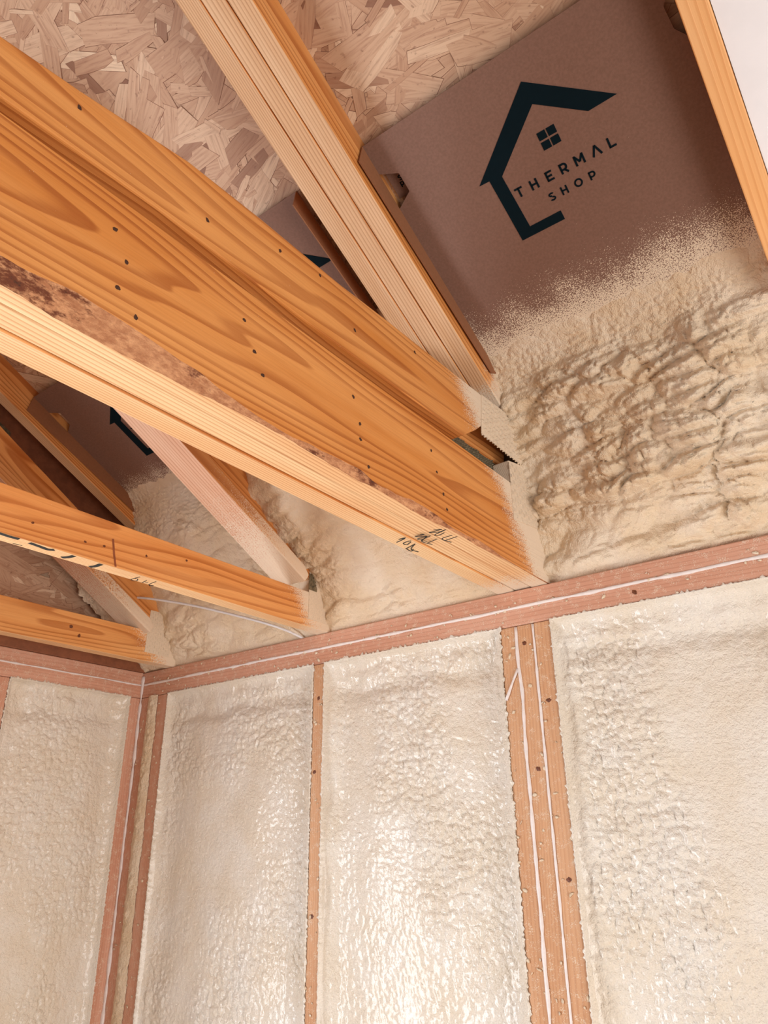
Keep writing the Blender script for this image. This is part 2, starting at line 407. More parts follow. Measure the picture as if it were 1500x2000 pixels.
# left wall, with a window opening outside the picture
WY0, WY1, WZ0, WZ1 = -1.03, -2.2, -1.55, -.42
for k in range(2):
    board_box('top_plate', (0, -.0006, -T * k - .0004), (0, -1, 0), (-1, 0, 0), 3.4, .14, T - .0008, wall_l, SM)
def stud_l(y, z0=-2.42, z1=-2 * T - .0005):
    return board_box('stud', (0, y, z0), (0, 0, 1), (-1, 0, 0), z1 - z0, .14, T, wall_l, SM)
for y in (-.0006, -.406, -.99, -2.2, -2.62, -3.03): stud_l(y)
for y in (-1.4, -1.81): stud_l(y, -2.42, WZ0 - T); stud_l(y, WZ1 + T, -2 * T - .0005)
for z in (WZ0, WZ1 + T): board_box('window_sill_plate', (0, WY0, z), (0, -1, 0), (-1, 0, 0), 1.17, .14, T, wall_l, SM)
for y0, y1, z0, z1 in ((.14, WY0, -2.46, .0), (WY1, -3.4, -2.46, .0), (WY0, WY1, -2.46, WZ0), (WY0, WY1, WZ1, 0.0)):
    slab('wall_sheathing', (-.153, min(y0, y1), z0), (-.141, max(y0, y1), z1), m_floor, wall_l)
win = empty('window_1'); tag(win, 'window opening in the side wall outside the picture', kind='structure')
for y0, y1, z0, z1 in ((WY0, WY0 - .05, WZ0, WZ1), (WY1 + .05, WY1, WZ0, WZ1), (WY0 - .05, WY1 + .05, WZ0, WZ0 + .05), (WY0 - .05, WY1 + .05, WZ1 - .05, WZ1), (WY0 - .05, WY1 + .05, -1.0, -.97)):
    slab('window_frame', (-.13, min(y0, y1), z0), (-.07, max(y0, y1), z1), m_white, win)

# sealant beads along the seams
def bead(path, r, seed, parent, jit=.5, step=.012, flat=(0, 1, 0)):
    P = []
    for a, b in zip(path[:-1], path[1:]):
        a, b = Vector(a), Vector(b); n = max(2, int((b - a).length / step))
        P += [a.lerp(b, i / n) for i in range(n)]
    P.append(Vector(path[-1]))
    return tube('sealant_bead', P, r, m_bead, parent, seed, jit, 8, flat)
bead([(.004, -.001, -T), (.5, -.001, -T + .001), (1.0, -.001, -T - .001), (1.3, -.001, -T), (3.1, -.001, -T)], .0034, 1, wall_b, .55)
bead([(.002, -.003, -.012), (.004, -.003, -.2), (.003, -.003, -.6), (.002, -.003, -1.3)], .0056, 2, wall_b, .6)
bead([(XT + .0385, -.001, -.079), (XT + .0385, -.001, -.16), (XT + .041, -.001, -.22), (XT + .0385, -.001, -.3), (XT + .0385, -.001, -1.3)], .0036, 3, wall_b, .6)
bead([(XT + .0776, -.001, -.079), (XT + .0776, -.001, -1.3)], .0026, 4, wall_b, .5)
bead([(XT + .036, -.002, -.165), (XT + .022, -.002, -.19), (XT + .004, -.002, -.225)], .0028, 5, wall_b, .4)
bead([(.001, -.004, -T), (.001, -.4, -T), (.001, -1.0, -T)], .0024, 6, wall_l, .6, flat=(1, 0, 0))

# roof deck of strand board
ceil = empty('ceiling'); tag(ceil, 'sloping roof deck of oriented strand board above the trusses', kind='structure')
ZD = ZU + .1002                    # deck underside at y = 0
RM = Matrix(((1, 0, 0, 0), (0, -math.cos(TH), -math.sin(TH), 0), (0, math.sin(TH), -math.cos(TH), ZD), (0, 0, 0, 1)))  # local: x, t up the slope, n down into the room
def deck():
    t0, t1 = -.35, 3.6; V = []; F = []
    for n in (0.0, -.012):
        V += [(-.2, t0, n), (3.3, t0, n), (3.3, t1, n), (-.2, t1, n)]
    F = [(0, 1, 2, 3), (4, 7, 6, 5), (0, 4, 5, 1), (1, 5, 6, 2), (2, 6, 7, 3), (3, 7, 4, 0)]
    o = mesh_obj('roof_sheet', V, F, m_osbm, ceil, matrix=RM)
    a = o.data.attributes.new('tone', 'FLOAT', 'FACE'); a.data.foreach_set('value', [.45] * 6); o.data.uv_layers.new(name='UVMap')
deck()
def flakes(name, n, x0, x1, t0, t1, matrix, parent, seed):
    rs = np.random.RandomState(seed); V = []; F = []; tone = []; UV = []
    for i in range(n):
        cx, ct = rs.uniform(x0, x1), rs.uniform(t0, t1)
        big = i / n
        L = rs.uniform(.06, .17); W = rs.uniform(.016, .052)
        if rs.rand() < .35: L *= .5; W *= .45
        if i > n * .92: L *= .7; W *= .5
        a = rs.normal(.15, .45) if rs.rand() < .55 else rs.uniform(0, math.pi)
        ca, sa = math.cos(a), math.sin(a)
        sk = rs.uniform(-.35, .35) * W
        top = [(-L / 2 + sk, W / 2), (-L / 6, W / 2 * rs.uniform(.82, 1.05)), (L / 6, W / 2 * rs.uniform(.85, 1.08)), (L / 2 + rs.uniform(-.3, .3) * W, W / 2 * rs.uniform(.6, 1))]
        bot = [(L / 2 + rs.uniform(-.4, .4) * W, -W / 2 * rs.uniform(.6, 1)), (L / 5, -W / 2 * rs.uniform(.85, 1.1)), (-L / 5, -W / 2), (-L / 2 - sk, -W / 2 * rs.uniform(.7, 1))]
        pts = top + bot
        h = .0004 + .0016 * big + rs.uniform(0, .0003); tl = rs.uniform(-.006, .006); tw = rs.uniform(-.012, .012)
        b = len(V); uo, vo = rs.uniform(0, 50, 2)
        for px, py in pts:
            V.append((cx + px * ca - py * sa, ct + px * sa + py * ca, h + px * tl + py * tw)); UV.append((px + uo, py + vo))
        for px, py in pts:
            px *= 1 + .0016 / L; py *= 1 + .0016 / W
            V.append((cx + px * ca - py * sa, ct + px * sa + py * ca, h + px * tl + py * tw - .0009)); UV.append((px + uo, py + vo))
        F.append(tuple(range(b, b + 8)))
        for k in range(8): F.append((b + k, b + 8 + k, b + 8 + (k + 1) % 8, b + (k + 1) % 8))
        tn = float(np.clip(rs.normal(.55, .2), 0, 1)); tone += [tn] + [-.25] * 8  # strand rims darkened to draw the thin shadow lines between strands
    o = mesh_obj(name, V, F, m_osbm, parent, matrix=matrix)
    me = o.data; a = me.attributes.new('tone', 'FLOAT', 'FACE'); a.data.foreach_set('value', tone)
    uv = me.uv_layers.new(name='UVMap'); vi = np.empty(len(me.loops), np.int32); me.loops.foreach_get('vertex_index', vi)
    uv.data.foreach_set('uv', np.array(UV, np.float32)[vi].reshape(-1))
    tag(o, kind='stuff'); return o
flakes('wood_strand', 4600, -.1, 2.3, .35, 1.75, RM, ceil, 5)
# end wall above the left plate: strand board behind the gable truss
GM = Matrix(((0, 0, 1, -.0395), (-1, 0, 0, 0), (0, 1, 0, 0), (0, 0, 0, 1)))
gw = board('gable_sheet', [(.14, -.0), (YB, 0), (YB, under(YB) + .09), (.14, under(.14) + .09)], -.052, -.0395, wall_l, [m_floor, m_floor], 0.0, 0)
flakes('wood_strand', 900, 0.02, 1.0, .0, .5, GM, wall_l, 8)

# ------------------------------------------------------------------ trusses
def nail_plate(poly, x, parent, mat, ang, pitch=(.0125, .0065), tooth=(.0075, .0028, .0018), name='nail_plate'):
    """toothed steel plate in the plane X = x; poly in (y,z)"""
    bm = bmesh.new()
    lo = [bm.verts.new((x, *p)) for p in poly]; hi = [bm.verts.new((x + .0013, *p)) for p in poly]
    bm.faces.new(lo); bm.faces.new(hi)
    for i in range(len(poly)): bm.faces.new((lo[i], lo[(i + 1) % len(poly)], hi[(i + 1) % len(poly)], hi[i]))
    ys = [p[0] for p in poly]; zs = [p[1] for p in poly]; c, s = math.cos(ang), math.sin(ang)
    def inside(y, z):
        r = False; j = len(poly) - 1
        for i in range(len(poly)):
            (yi, zi), (yj, zj) = poly[i], poly[j]
            if (zi > z) != (zj > z) and y < (yj - yi) * (z - zi) / (zj - zi) + yi: r = not r
            j = i
        return r
    R_ = .3; na = int(2 * R_ / pitch[0]); nb = int(2 * R_ / pitch[1]); cy, cz = sum(ys) / len(ys), sum(zs) / len(zs)
    for ia in range(na):
        for ib in range(nb):
            a = -R_ + ia * pitch[0] + (pitch[0] * .35 if ib % 2 else 0); b = -R_ + ib * pitch[1]
            y, z = cy + a * c - b * s, cz + a * s + b * c
            if not (inside(y, z) and inside(y + .004 * c, z + .004 * s) and inside(y - .004 * c, z - .004 * s)): continue
            tl, tw, thh = tooth; hh = thh * random.uniform(.7, 1.4)
            q = []
            for (da, db) in ((-tl / 2, -tw / 2), (tl / 2, -tw / 2), (tl / 2, tw / 2), (-tl / 2, tw / 2)):
                q.append(bm.verts.new((x + .0013, y + da * c - db * s, z + da * s + db * c)))
            q2 = []
            for (da, db) in ((-tl * .15, -tw * .3), (tl * .42, -tw * .3), (tl * .42, tw * .3), (-tl * .15, tw * .3)):
                q2.append(bm.verts.new((x + .0013 + hh, y + da * c - db * s, z + da * s + db * c)))
            bm.faces.new(q2)
            for i in range(4): bm.faces.new((q[i], q[(i + 1) % 4], q2[(i + 1) % 4], q2[i]))
    return finish(bm, name, mat, parent)
def nail_marks(pts, x, parent, r=.0035, mat=m_nail, name='nail_dent', seed=1, back=False):
    rs = random.Random(seed); first = []
    for v in range(4):
        bm = bmesh.new(); n = 12
        ctr = bm.verts.new((.0009, 0, 0)); ring = []
        for k in range(n):
            a = 2 * math.pi * k / n; rr = r * rs.uniform(.8, 1.15); ring.append(bm.verts.new((.0003, rr * math.cos(a) * 1.0, rr * math.sin(a) * .8)))
        for k in range(n): bm.faces.new((ctr, ring[k], ring[(k + 1) % n]))
        bmesh.ops.recalc_face_normals(bm, faces=bm.faces)
        me = D.meshes.new(name); bm.to_mesh(me); bm.free(); me.materials.append(mat); first.append(me)
    for i, (y, z) in enumerate(pts):
        o = link(D.objects.new(name, first[i % 4]), parent); o.location = (y, x, z) if back else (x, y, z); o.rotation_euler = (rs.uniform(0, 6), 0, -math.pi / 2 if back else 0)
nail_marks([(XS1 + .02, -.16), (XS1 + .012, -.33), (XS1 + .015, -.63), (XT + .096, -.235), (XT + .1, -.55), (XT + .018, -.78), (XT + .055, -.115), (1.52, -.055), (XT + .06, -.36)], 0.0, wall_b, .0055, m_knot, 'knot', 9, True)
def topchord(x0, x1, parent, mats, yend=.1, yb=YB):
    a = (yb, under(yb)); b = (yend, under(yend)); vz = .0999
    return board('top_chord', [a, b, (yend, b[1] + vz), (yb, a[1] + vz)], x0, x1, parent, mats)
FM = [m_face, m_edge]; FP = [m_face2, m_edge2]

g = empty('girder_truss'); tag(g, 'three-ply girder truss, deep orange chord marked in black pen, bearing above the triple stud', 'roof truss', 'roof trusses')
PL = [XG - T, XG - 2 * T - .0018, XG - 3 * T - .0036]
HB = .1855
for k, x in enumerate(PL):
    if k == 0: continue
    zb = .0030 if k == 1 else .0008
    board('bottom_chord', [(YB, zb), (.11, zb), (.11, HB), (YB, HB)], x, x + T, g, FM)
def waned_chord():
    # right ply: lower outer arris is waney, with bark
    n = 420; ys = np.linspace(YB, .02, n); x0, x1 = PL[0], XG
    wz = .004 + .016 * np.clip(pn(ys * 5.0, 3.3) * 1.3 + .25, 0, 1) + .008 * np.clip(pn(ys * 17, 8.1), 0, 1)
    wz *= sstep(-.1, -.45, ys) * .85 + .15
    wz += .016 * sstep(-.8, -1.0, ys)
    wx = wz * .55 + .0015 * pn(ys * 60, 1.0)
    O = YB
    rows = []
    for i, y in enumerate(ys):
        e = .002
        prof = [(e, HB), (0, HB - e), (0, e), (e, 0.0005), (T - wx[i], 0.0005)]
        for k in (1, 2, 3, 4):
            f = k / 5; b = .0022 * float(pn(y * 70, k * 2.7)) + .0014 * float(pn(y * 160, k * 5.1))
            prof.append((T - wx[i] * (1 - f) - .0012 + b * .6, wz[i] * f + .001 + b * .4))
        prof += [(T, wz[i] + .001), (T, HB - e), (T - e, HB)]
        rows.append([(y - O, z - 0.0005, px) for px, z in prof])
    m = len(rows[0]); V = [p for r in rows for p in r]; F = []; MI = []
    for i in range(n - 1):
        for k in range(m):
            k2 = (k + 1) % m
            F.append((i * m + k, (i + 1) * m + k, (i + 1) * m + k2, i * m + k2)); MI.append(2 if 4 <= k <= 8 else (0 if k in (1, 9) else 1))
    F.append(tuple(range(m))); MI.append(1); F.append(tuple(range((n - 1) * m, n * m))[::-1]); MI.append(1)
    o = mesh_obj('bottom_chord', V, F, [m_faceg, m_edge, m_bark], g, matrix=Matrix(((0, 0, 1, x0), (1, 0, 0, O), (0, 1, 0, .0005), (0, 0, 0, 1))))
    o.data.polygons.foreach_set('material_index', MI)
    bm = bmesh.new(); bm.from_mesh(o.data); bmesh.ops.recalc_face_normals(bm, faces=bm.faces); bm.to_mesh(o.data); bm.free()
waned_chord()
UB = [(YB, .205), (-1.19, .2035), (-1.0, .2095), (-.74, .2065), (-.5, .2085), (-.306, .2135), (-.288, .249), (-.07, .252), (-.055, .325), (-.11, .350), (-.2, .3475), (-.29, .342), (-.54, .334), (-.67, .3265), (-.84, .325), (-.97, .3195), (-1.12, .292), (-1.21, .279), (YB, .26)]
UB0 = [p for p in UB if not -.29 < p[0] < -.05]; UB0.insert(6, (-.255, .249)); UB0.insert(7, (-.15, .336)); UB0.insert(8, (-.2, .3475)); UB0.insert(9, (-.29, .342))
for k, x in enumerate(PL):
    topchord(x, x + T, g, [m_facet, m_edget], -.03 if k == 0 else .1)
    board('heel_strut', UB0 if k == 0 else [(y, z - .004) for y, z in UB], x, x + T, g, [m_faceg, m_faceg] if k == 0 else [m_face2, m_face2], 0.0, .0025)  # outer strut edges coloured face orange to paint in warm bounced light
    board('heel_block', [(-.126, HB + .001), (.05, HB + .001), (.05, .25), (-.06, .2505), (-.126, .236)], x, x + T, g, FM, 0.0)
nail_plate([(-.236, .2495), (-.058, .2475), (-.122, .352), (-.224, .346)], XG, g, m_dusted, math.radians(-62), (.019, .0105), (.011, .006, .0036))
nail_plate([(-.127, .101), (-.004, .118), (-.02, .18), (-.052, .243), (-.127, .231)], XG, g, m_dusted, math.radians(-88), (.019, .0105), (.010, .0055, .003))
nail_plate([(-.285, .205), (-.10, .188), (-.10, .245), (-.285, .243)], XG - T - .0016, g, m_galv, math.radians(8), (.010, .007), (.007, .003, .0032))
# beads of foam hanging on the lower rim of the upper plate
bm = bmesh.new()
for i in range(17):
    t = i / 16; y = -.234 + .17 * t; z = .2485 - .002 * t
    bmesh.ops.create_icosphere(bm, subdivisions=1, radius=.0021 * random.uniform(.6, 1.35), matrix=Matrix.Translation((XG + .001, y + random.uniform(-.002, .002), z - .001)))
finish(bm, 'foam_droplets', m_foamh, g, True)
NG = [(-1.1168, .267), (-1.0506, .1389), (-1.031, .1061), (-1.0361, .0664), (-.9307, .2493), (-1.0096, .0431), (-.8566, .136), (-.8353, .0982), (-.8184, .0706), (-.8006, .2952), (-.7146, .3105), (-.6326, .1324), (-.6165, .0922), (-.6152, .0661), (-.4207, .131), (-.5956, .0274), (-.6297, .2588), (-.4606, .314), (-.4058, .0953), (-.3877, .06), (-.3785, .0342)]
nail_marks(NG, XG, g)
GW = [[(1.319, -.3857), (1.3318, -.3788), (1.3069, -.3808), (1.3217, -.3724), (1.3368, -.3739), (1.3091, -.3661), (1.3135, -.3598), (1.3275, -.3642)], [(1.3315, -.3457), (1.3083, -.3425), (1.3124, -.3182)], [(1.3353, -.3352), (1.3082, -.3324)], [(1.2895, -.3836), (1.2953, -.3789), (1.2772, -.3808), (1.2945, -.369), (1.275, -.3696), (1.2801, -.3619), (1.2941, -.3684), (1.2761, -.3583)], [(1.3012, -.3672), (1.2746, -.3573), (1.2802, -.3306)], [(1.3022, -.3477), (1.2763, -.3421)], [(1.275, -.3592), (1.2815, -.3498)], [(1.2621, -.3874), (1.2477, -.3881), (1.2584, -.3848), (1.2362, -.3791)], [(1.2606, -.37), (1.2434, -.3686), (1.2437, -.3582), (1.2576, -.3655)], [(1.2577, -.3525), (1.2332, -.344)], [(1.2397, -.3164), (1.2369, -.3351), (1.2575, -.3526)], [(1.2321, -.3457), (1.2312, -.3278), (1.2406, -.3332)]]
def writing(strokes, parent, wd, name='pen_marking', mat=m_ink, z=.0004, k=5):
    bm = bmesh.new()
    for s in strokes: ribbon(bm, smooth_path([(x, y, z) for x, y in s], k), wd, (0, 0, -1))
    return finish(bm, name, mat, parent)
for part in (GW[:3], GW[3:7], GW[7:]): writing(part, g, .0019)

def common_truss(xr, label, brace, braceslope, webtop):
    t = empty('roof_truss'); tag(t, label, 'roof truss', 'roof trusses')
    x0 = xr - T
    board('bottom_chord', [(YB, .0005), (.11, .0005), (.11, .089), (YB, .089)], x0, xr, t, FM)
    topchord(x0, xr, t, FP)
    xb = (x0 + xr) / 2; s = braceslope; a = math.atan(s); v = T / math.cos(a)
    lo = lambda y: brace - s * y
    y1 = (brace - .092) / s if s else 0
    y1 = -.112; yb_ = -1.05
    # flat brace nailed under the web
    board('flat_brace', [(yb_, lo(yb_)), (y1, lo(y1)), (y1 + .012, lo(y1) + .018), (y1 - .004, lo(y1) + v - .004), (yb_, lo(yb_) + v)], xb - .0445, xb + .0445, t, [m_brace_e, m_brace_f])
    ye = -.03
    board('web', [(yb_, lo(yb_) + v + .0006), (ye, lo(ye) + v + .0006), (ye, lo(ye) + v + .06), (-.1, lo(-.1) + v + .099), (yb_, lo(yb_) + v + .099)], x0, xr, t, [m_face2, m_edge2])
    board('heel_block', [(-.068, .0895), (.08, .0895), (.08, .20), (-.068, .17)], x0, xr, t, FM, math.pi / 2)
    return t
t2 = common_truss(X2, 'roof truss with brown crayon stripe and black spray marks, next left of the girder truss', .043, .518, None)
t3 = common_truss(X3, 'roof truss nearest the wall corner, two dark knots on its bottom chord', .010, .60, None)
nail_plate([(-.072, .02), (.005, .02), (.005, .16), (-.072, .15)], X2, t2, m_dusted, math.radians(90), (.014, .008), (.008, .0026, .0006))
nail_plate([(-.0745, .094), (-.045, .094), (-.045, .136), (-.0745, .136)], X2 + .0016, t2, m_galv, math.radians(90), (.012, .0075), (.007, .003, .003))
nail_plate([(-.105, .025), (-.02, .025), (-.02, .15), (-.10, .15)], X3, t3, m_dusted, math.radians(90), (.014, .008), (.008, .0026, .0012))
nail_marks([(-.7859, .0356), (-.643, .035), (-.5484, .0428), (-.45, .062), (-.6828, .0316)], X2, t2, .003, m_knot, 'knot', 4)
nail_marks([(-.3395, .0495), (-.3127, .03)], X3, t3, .0055, m_knot, 'knot', 5)
TW = [[(.733, -.5508), (.7065, -.5528), (.7065, -.541), (.7185, -.5459), (.716, -.5536)], [(.7263, -.5301), (.7062, -.5264)], [(.735, -.5135), (.7075, -.5107), (.709, -.5003)], [(.7148, -.5261), (.7163, -.5192)]]
writing(TW, t2, .0017); writing([[(.71, -.7986), (.7131, -.7829)]], t2, .0017)
for s in ([(.7385, -.8793), (.737, -.8364), (.736, -.8187), (.7375, -.8018)], [(.7351, -.7819), (.7328, -.7618), (.7308, -.7447), (.7375, -.7361)], [(.7124, -.7068), (.7233, -.7004), (.7380, -.6974)], [(.7077, -.646), (.7199, -.6413), (.7380, -.6411)]):
    writing([s], t2, .009, 'paint_mark', m_paint)
bm = bmesh.new(); ribbon(bm, [(X2 + .0002, -.627, .055), (X2 + .0002, -.62, .025), (X2 + .0002, -.613, .002)], .0042, (1, 0, 0)); finish(bm, 'crayon_stripe', m_brown, t2)

# gable truss over the left wall and truss at the right edge
gt = empty('gable_truss'); tag(gt, 'dark shaded gable truss standing on the side wall plate', 'roof truss', 'roof trusses')
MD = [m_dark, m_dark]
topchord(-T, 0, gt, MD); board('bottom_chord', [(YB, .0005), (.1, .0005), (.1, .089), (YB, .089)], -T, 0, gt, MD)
nail_plate([(-.66, .57), (-.54, .51), (-.54, .60), (-.66, .66)], 0.0005, gt, m_galv, math.radians(-27), (.016, .008), (.008, .003, .001))
rt = empty('roof_rafter'); tag(rt, 'bright orange sloping roof member crossing the upper right edge', 'rafter')
topchord(XR0, XR1, rt, [m_face2, wood('pine_warm_edge', srgb(252, 198, 140), srgb(248, 186, 122), srgb(222, 146, 84), spacing=.011, warp=.02, contrast=.6, tone=.08)])

# ------------------------------------------------------------------ cardboard attic baffles
BA = np.array([0, -.617, .678]); BTH = math.radians(27.15)
def bmat(x):   # local: s along X, t up the slope, n towards the room (down)
    c, s = math.cos(BTH), math.sin(BTH)
    return Matrix(((1, 0, 0, x), (0, -c, -s, BA[1]), (0, s, -c, BA[2]), (0, 0, 0, 1)))
LOGO = [(.2996, -.0525), (.424, -.1464), (.375, -.1472), (.3007, -.0917), (.2016, -.1703), (.2055, -.2737), (.2667, -.2734), (.2671, -.2908), (.1815, -.2912), (.178, -.1665), (.1576, -.1656)]
def flat_poly(polys, h, name, mat, parent):
    bm = bmesh.new()
    for poly in polys:
        a = [bm.verts.new((x, y, h)) for x, y in poly]; b = [bm.verts.new((x, y, h - .0006)) for x, y in poly]
        bm.faces.new(a)
        for i in range(len(poly)): bm.faces.new((a[i], b[i], b[(i + 1) % len(poly)], a[(i + 1) % len(poly)]))
    o = finish(bm, name, mat, parent); return o
def seg(a, b, wd):
    a, b = Vector(a), Vector(b); d = (b - a).normalized(); n = Vector((-d.y, d.x)) * wd / 2
    return [tuple(a + n), tuple(a - n), tuple(b - n), tuple(b + n)]
def arc(cx, cy, rx, ry, a0, a1, wd, n=14):
    out = []
    for i in range(n):
        t0 = math.radians(a0 + (a1 - a0) * i / n); t1 = math.radians(a0 + (a1 - a0) * (i + 1) / n + (2 if a1 > a0 else -2))
        o = [(cx + (rx + wd / 2) * math.cos(t), cy + (ry + wd / 2) * math.sin(t)) for t in (t0, t1)]
        q = [(cx + (rx - wd / 2) * math.cos(t), cy + (ry - wd / 2) * math.sin(t)) for t in (t1, t0)]
        out.append(o + q)
    return out
def glyph(ch, x, y, h, k):
    """geometric capitals, x = left edge, y = baseline"""
    W = h * .86
    L = lambda x0, y0, x1, y1: [seg((x + x0 * h, y + y0 * h), (x + x1 * h, y + y1 * h), k)]
    e = k / h / 2
    if ch == 'T': return L(0, 1 - e, .82, 1 - e) + L(.41, 0, .41, 1)
    if ch == 'H': return L(e, 0, e, 1) + L(.8 - e, 0, .8 - e, 1) + L(e, .5, .8 - e, .5)
    if ch == 'E': return L(e, 0, e, 1) + L(0, 1 - e, .7, 1 - e) + L(0, .5, .62, .5) + L(0, e, .72, e)
    if ch in 'RP':
        o = L(e, 0, e, 1) + L(0, 1 - e, .42, 1 - e) + L(0, .36, .42, .36) + arc(x + .42 * h, y + (.68 - e / 2) * h, (.3 - e / 2) * h, (.32 - e / 2) * h, -90, 90, k)
        return o + (L(.40, .36, .72, 0) if ch == 'R' else [])
    if ch == 'M': return L(e, 0, e, 1) + L(.98 - e, 0, .98 - e, 1) + L(e, .97, .49, .3) + L(.98 - e, .97, .49, .3)
    if ch == 'A': return L(.02, 0, .44, 1) + L(.86, 0, .44, 1)
    if ch == 'L': return L(e, 0, e, 1) + L(0, e, .68, e)
    if ch == 'O': return arc(x + .5 * h, y + .5 * h, (.5 - e) * h, (.5 - e) * h, 0, 360, k, 28)
    if ch == 'S':
        return arc(x + .36 * h, y + .74 * h, .27 * h, (.26 - e) * h, 30, 270, k, 12) + arc(x + .36 * h, y + .26 * h, .29 * h, (.26 - e + .02) * h, 90, -150, k, 12)
    return []
def baffle(x, width, label, drop=0.0, left_flap=True, right_flap=False, notch=True, group='cardboard attic baffles'):
    b = empty('attic_baffle'); tag(b, label, 'baffle', group); mt = bmat(x) @ Matrix.Translation((0, -drop, 0))
    t1 = -.56; th = .003
    out = [(0.0, 0.0)]
    if notch: out += [(0, -.0548), (.0372, -.0722), (.0376, -.1093), (.0024, -.1282)]
    out += [(0, t1), (width, t1)]
    if not right_flap: out += [(width, -.125), (width - .014, -.106), (width - .017, -.071), (width, -.052)]
    out += [(width, 0)]
    bm = bmesh.new(); lo = [bm.verts.new((p[0], p[1], 0)) for p in out]; hi = [bm.verts.new((p[0], p[1], -th)) for p in out]
    bm.faces.new(lo); bm.faces.new(hi)
    for i in range(len(out)): bm.faces.new((lo[i], lo[(i + 1) % len(out)], hi[(i + 1) % len(out)], hi[i]))
    o = finish(bm, 'panel', m_kraft, b); o.matrix_world = mt
    def flap(s0, ds, name='flap'):
        # folded down along the truss; local n is into the room
        pts = [(s0, 0.0, 0), (s0 + ds, -.012, .046), (s0 + ds, -.505, .030), (s0, -.53, 0)]
        V = pts + [(p[0] + .0022, p[1], p[2]) for p in pts]
        f = mesh_obj(name, V, [(0, 1, 2, 3), (7, 6, 5, 4), (0, 4, 5, 1), (1, 5, 6, 2), (2, 6, 7, 3), (3, 7, 4, 0)], m_kraftflap, b, matrix=mt)
    if left_flap: flap(.0006, -.0002 + .001)
    if right_flap: flap(width - .003, .004)
    lg = flat_poly([LOGO], .0009, 'house_logo', m_logo, o); 
    wpol = []
    for i in (0, 1):
        for j in (0, 1):
            sx, sy = .2858 + i * .0172, -.1522 + j * -.0172 + .0156
            wpol.append([(sx, sy), (sx + .0148, sy), (sx + .0148, sy - .0138), (sx, sy - .0138)])
    wn = flat_poly(wpol, .0009, 'window_logo', m_logo, o)
    let = []
    for ch, lx in zip('THERMAL', (.2095, .2385, .2690, .2955, .3225, .3535, .3825)): let += glyph(ch, lx, -.2185, .0178, .0034)
    for ch, lx in zip('SHOP', (.2590, .2820, .3070, .3345)): let += glyph(ch, lx, -.2515, .0148, .0028)
    tx = flat_poly(let, .0009, 'lettering', m_logo, o)
    return b
b1 = baffle(XG + .003, XR0 - XG - .005, 'cardboard attic baffle showing the whole black house logo and lettering')
b2 = baffle(X2 + .003, 1.182 - X2, 'cardboard attic baffle glimpsed above the girder, only the logo roof tip showing', 0.0, True, True)
b3 = baffle(X3 + .003, X2 - T - X3 - .005, 'cardboard attic baffle seen below the girder at far left, logo partly hidden', .062)
b4 = empty('bright_bay_panel'); tag(b4, 'panel of the next bay right of the bright rafter, its brightness put into white colour', 'panel')  # next bay's baffle; the strong light on it is put into white
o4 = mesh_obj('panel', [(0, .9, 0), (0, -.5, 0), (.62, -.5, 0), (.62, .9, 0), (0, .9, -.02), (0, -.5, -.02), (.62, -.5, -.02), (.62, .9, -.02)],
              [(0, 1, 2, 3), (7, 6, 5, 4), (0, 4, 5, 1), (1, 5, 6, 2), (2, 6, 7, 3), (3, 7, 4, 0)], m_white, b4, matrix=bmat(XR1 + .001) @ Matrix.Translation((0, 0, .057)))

# printed strip of foam board seen through the notch of the first baffle
lab = slab('printed_label', (XG + .008, -.56, 0), (XG + .05, -.5, .002), m_kraft, None)
lab.matrix_world = Matrix.Identity(4)
lab_parent = b1; lab.parent = b1
lab.data.transform(Matrix.Translation((0, 0, 0)))
lab.data.transform(Matrix.Translation((-XG, .53, 0))); lab.matrix_world = bmat(XG) @ Matrix.Translation((0, -.086, -.022))
tl = []
for ch, lx, ly in (('P', .024, -.100), ('S', .026, -.088)): tl += glyph(ch, lx, ly, .010, .002)
o = flat_poly(tl, .0006, 'label_lettering', m_logo, b1); o.matrix_world = bmat(XG) @ Matrix.Translation((0, .0, -.0225 + .0025))

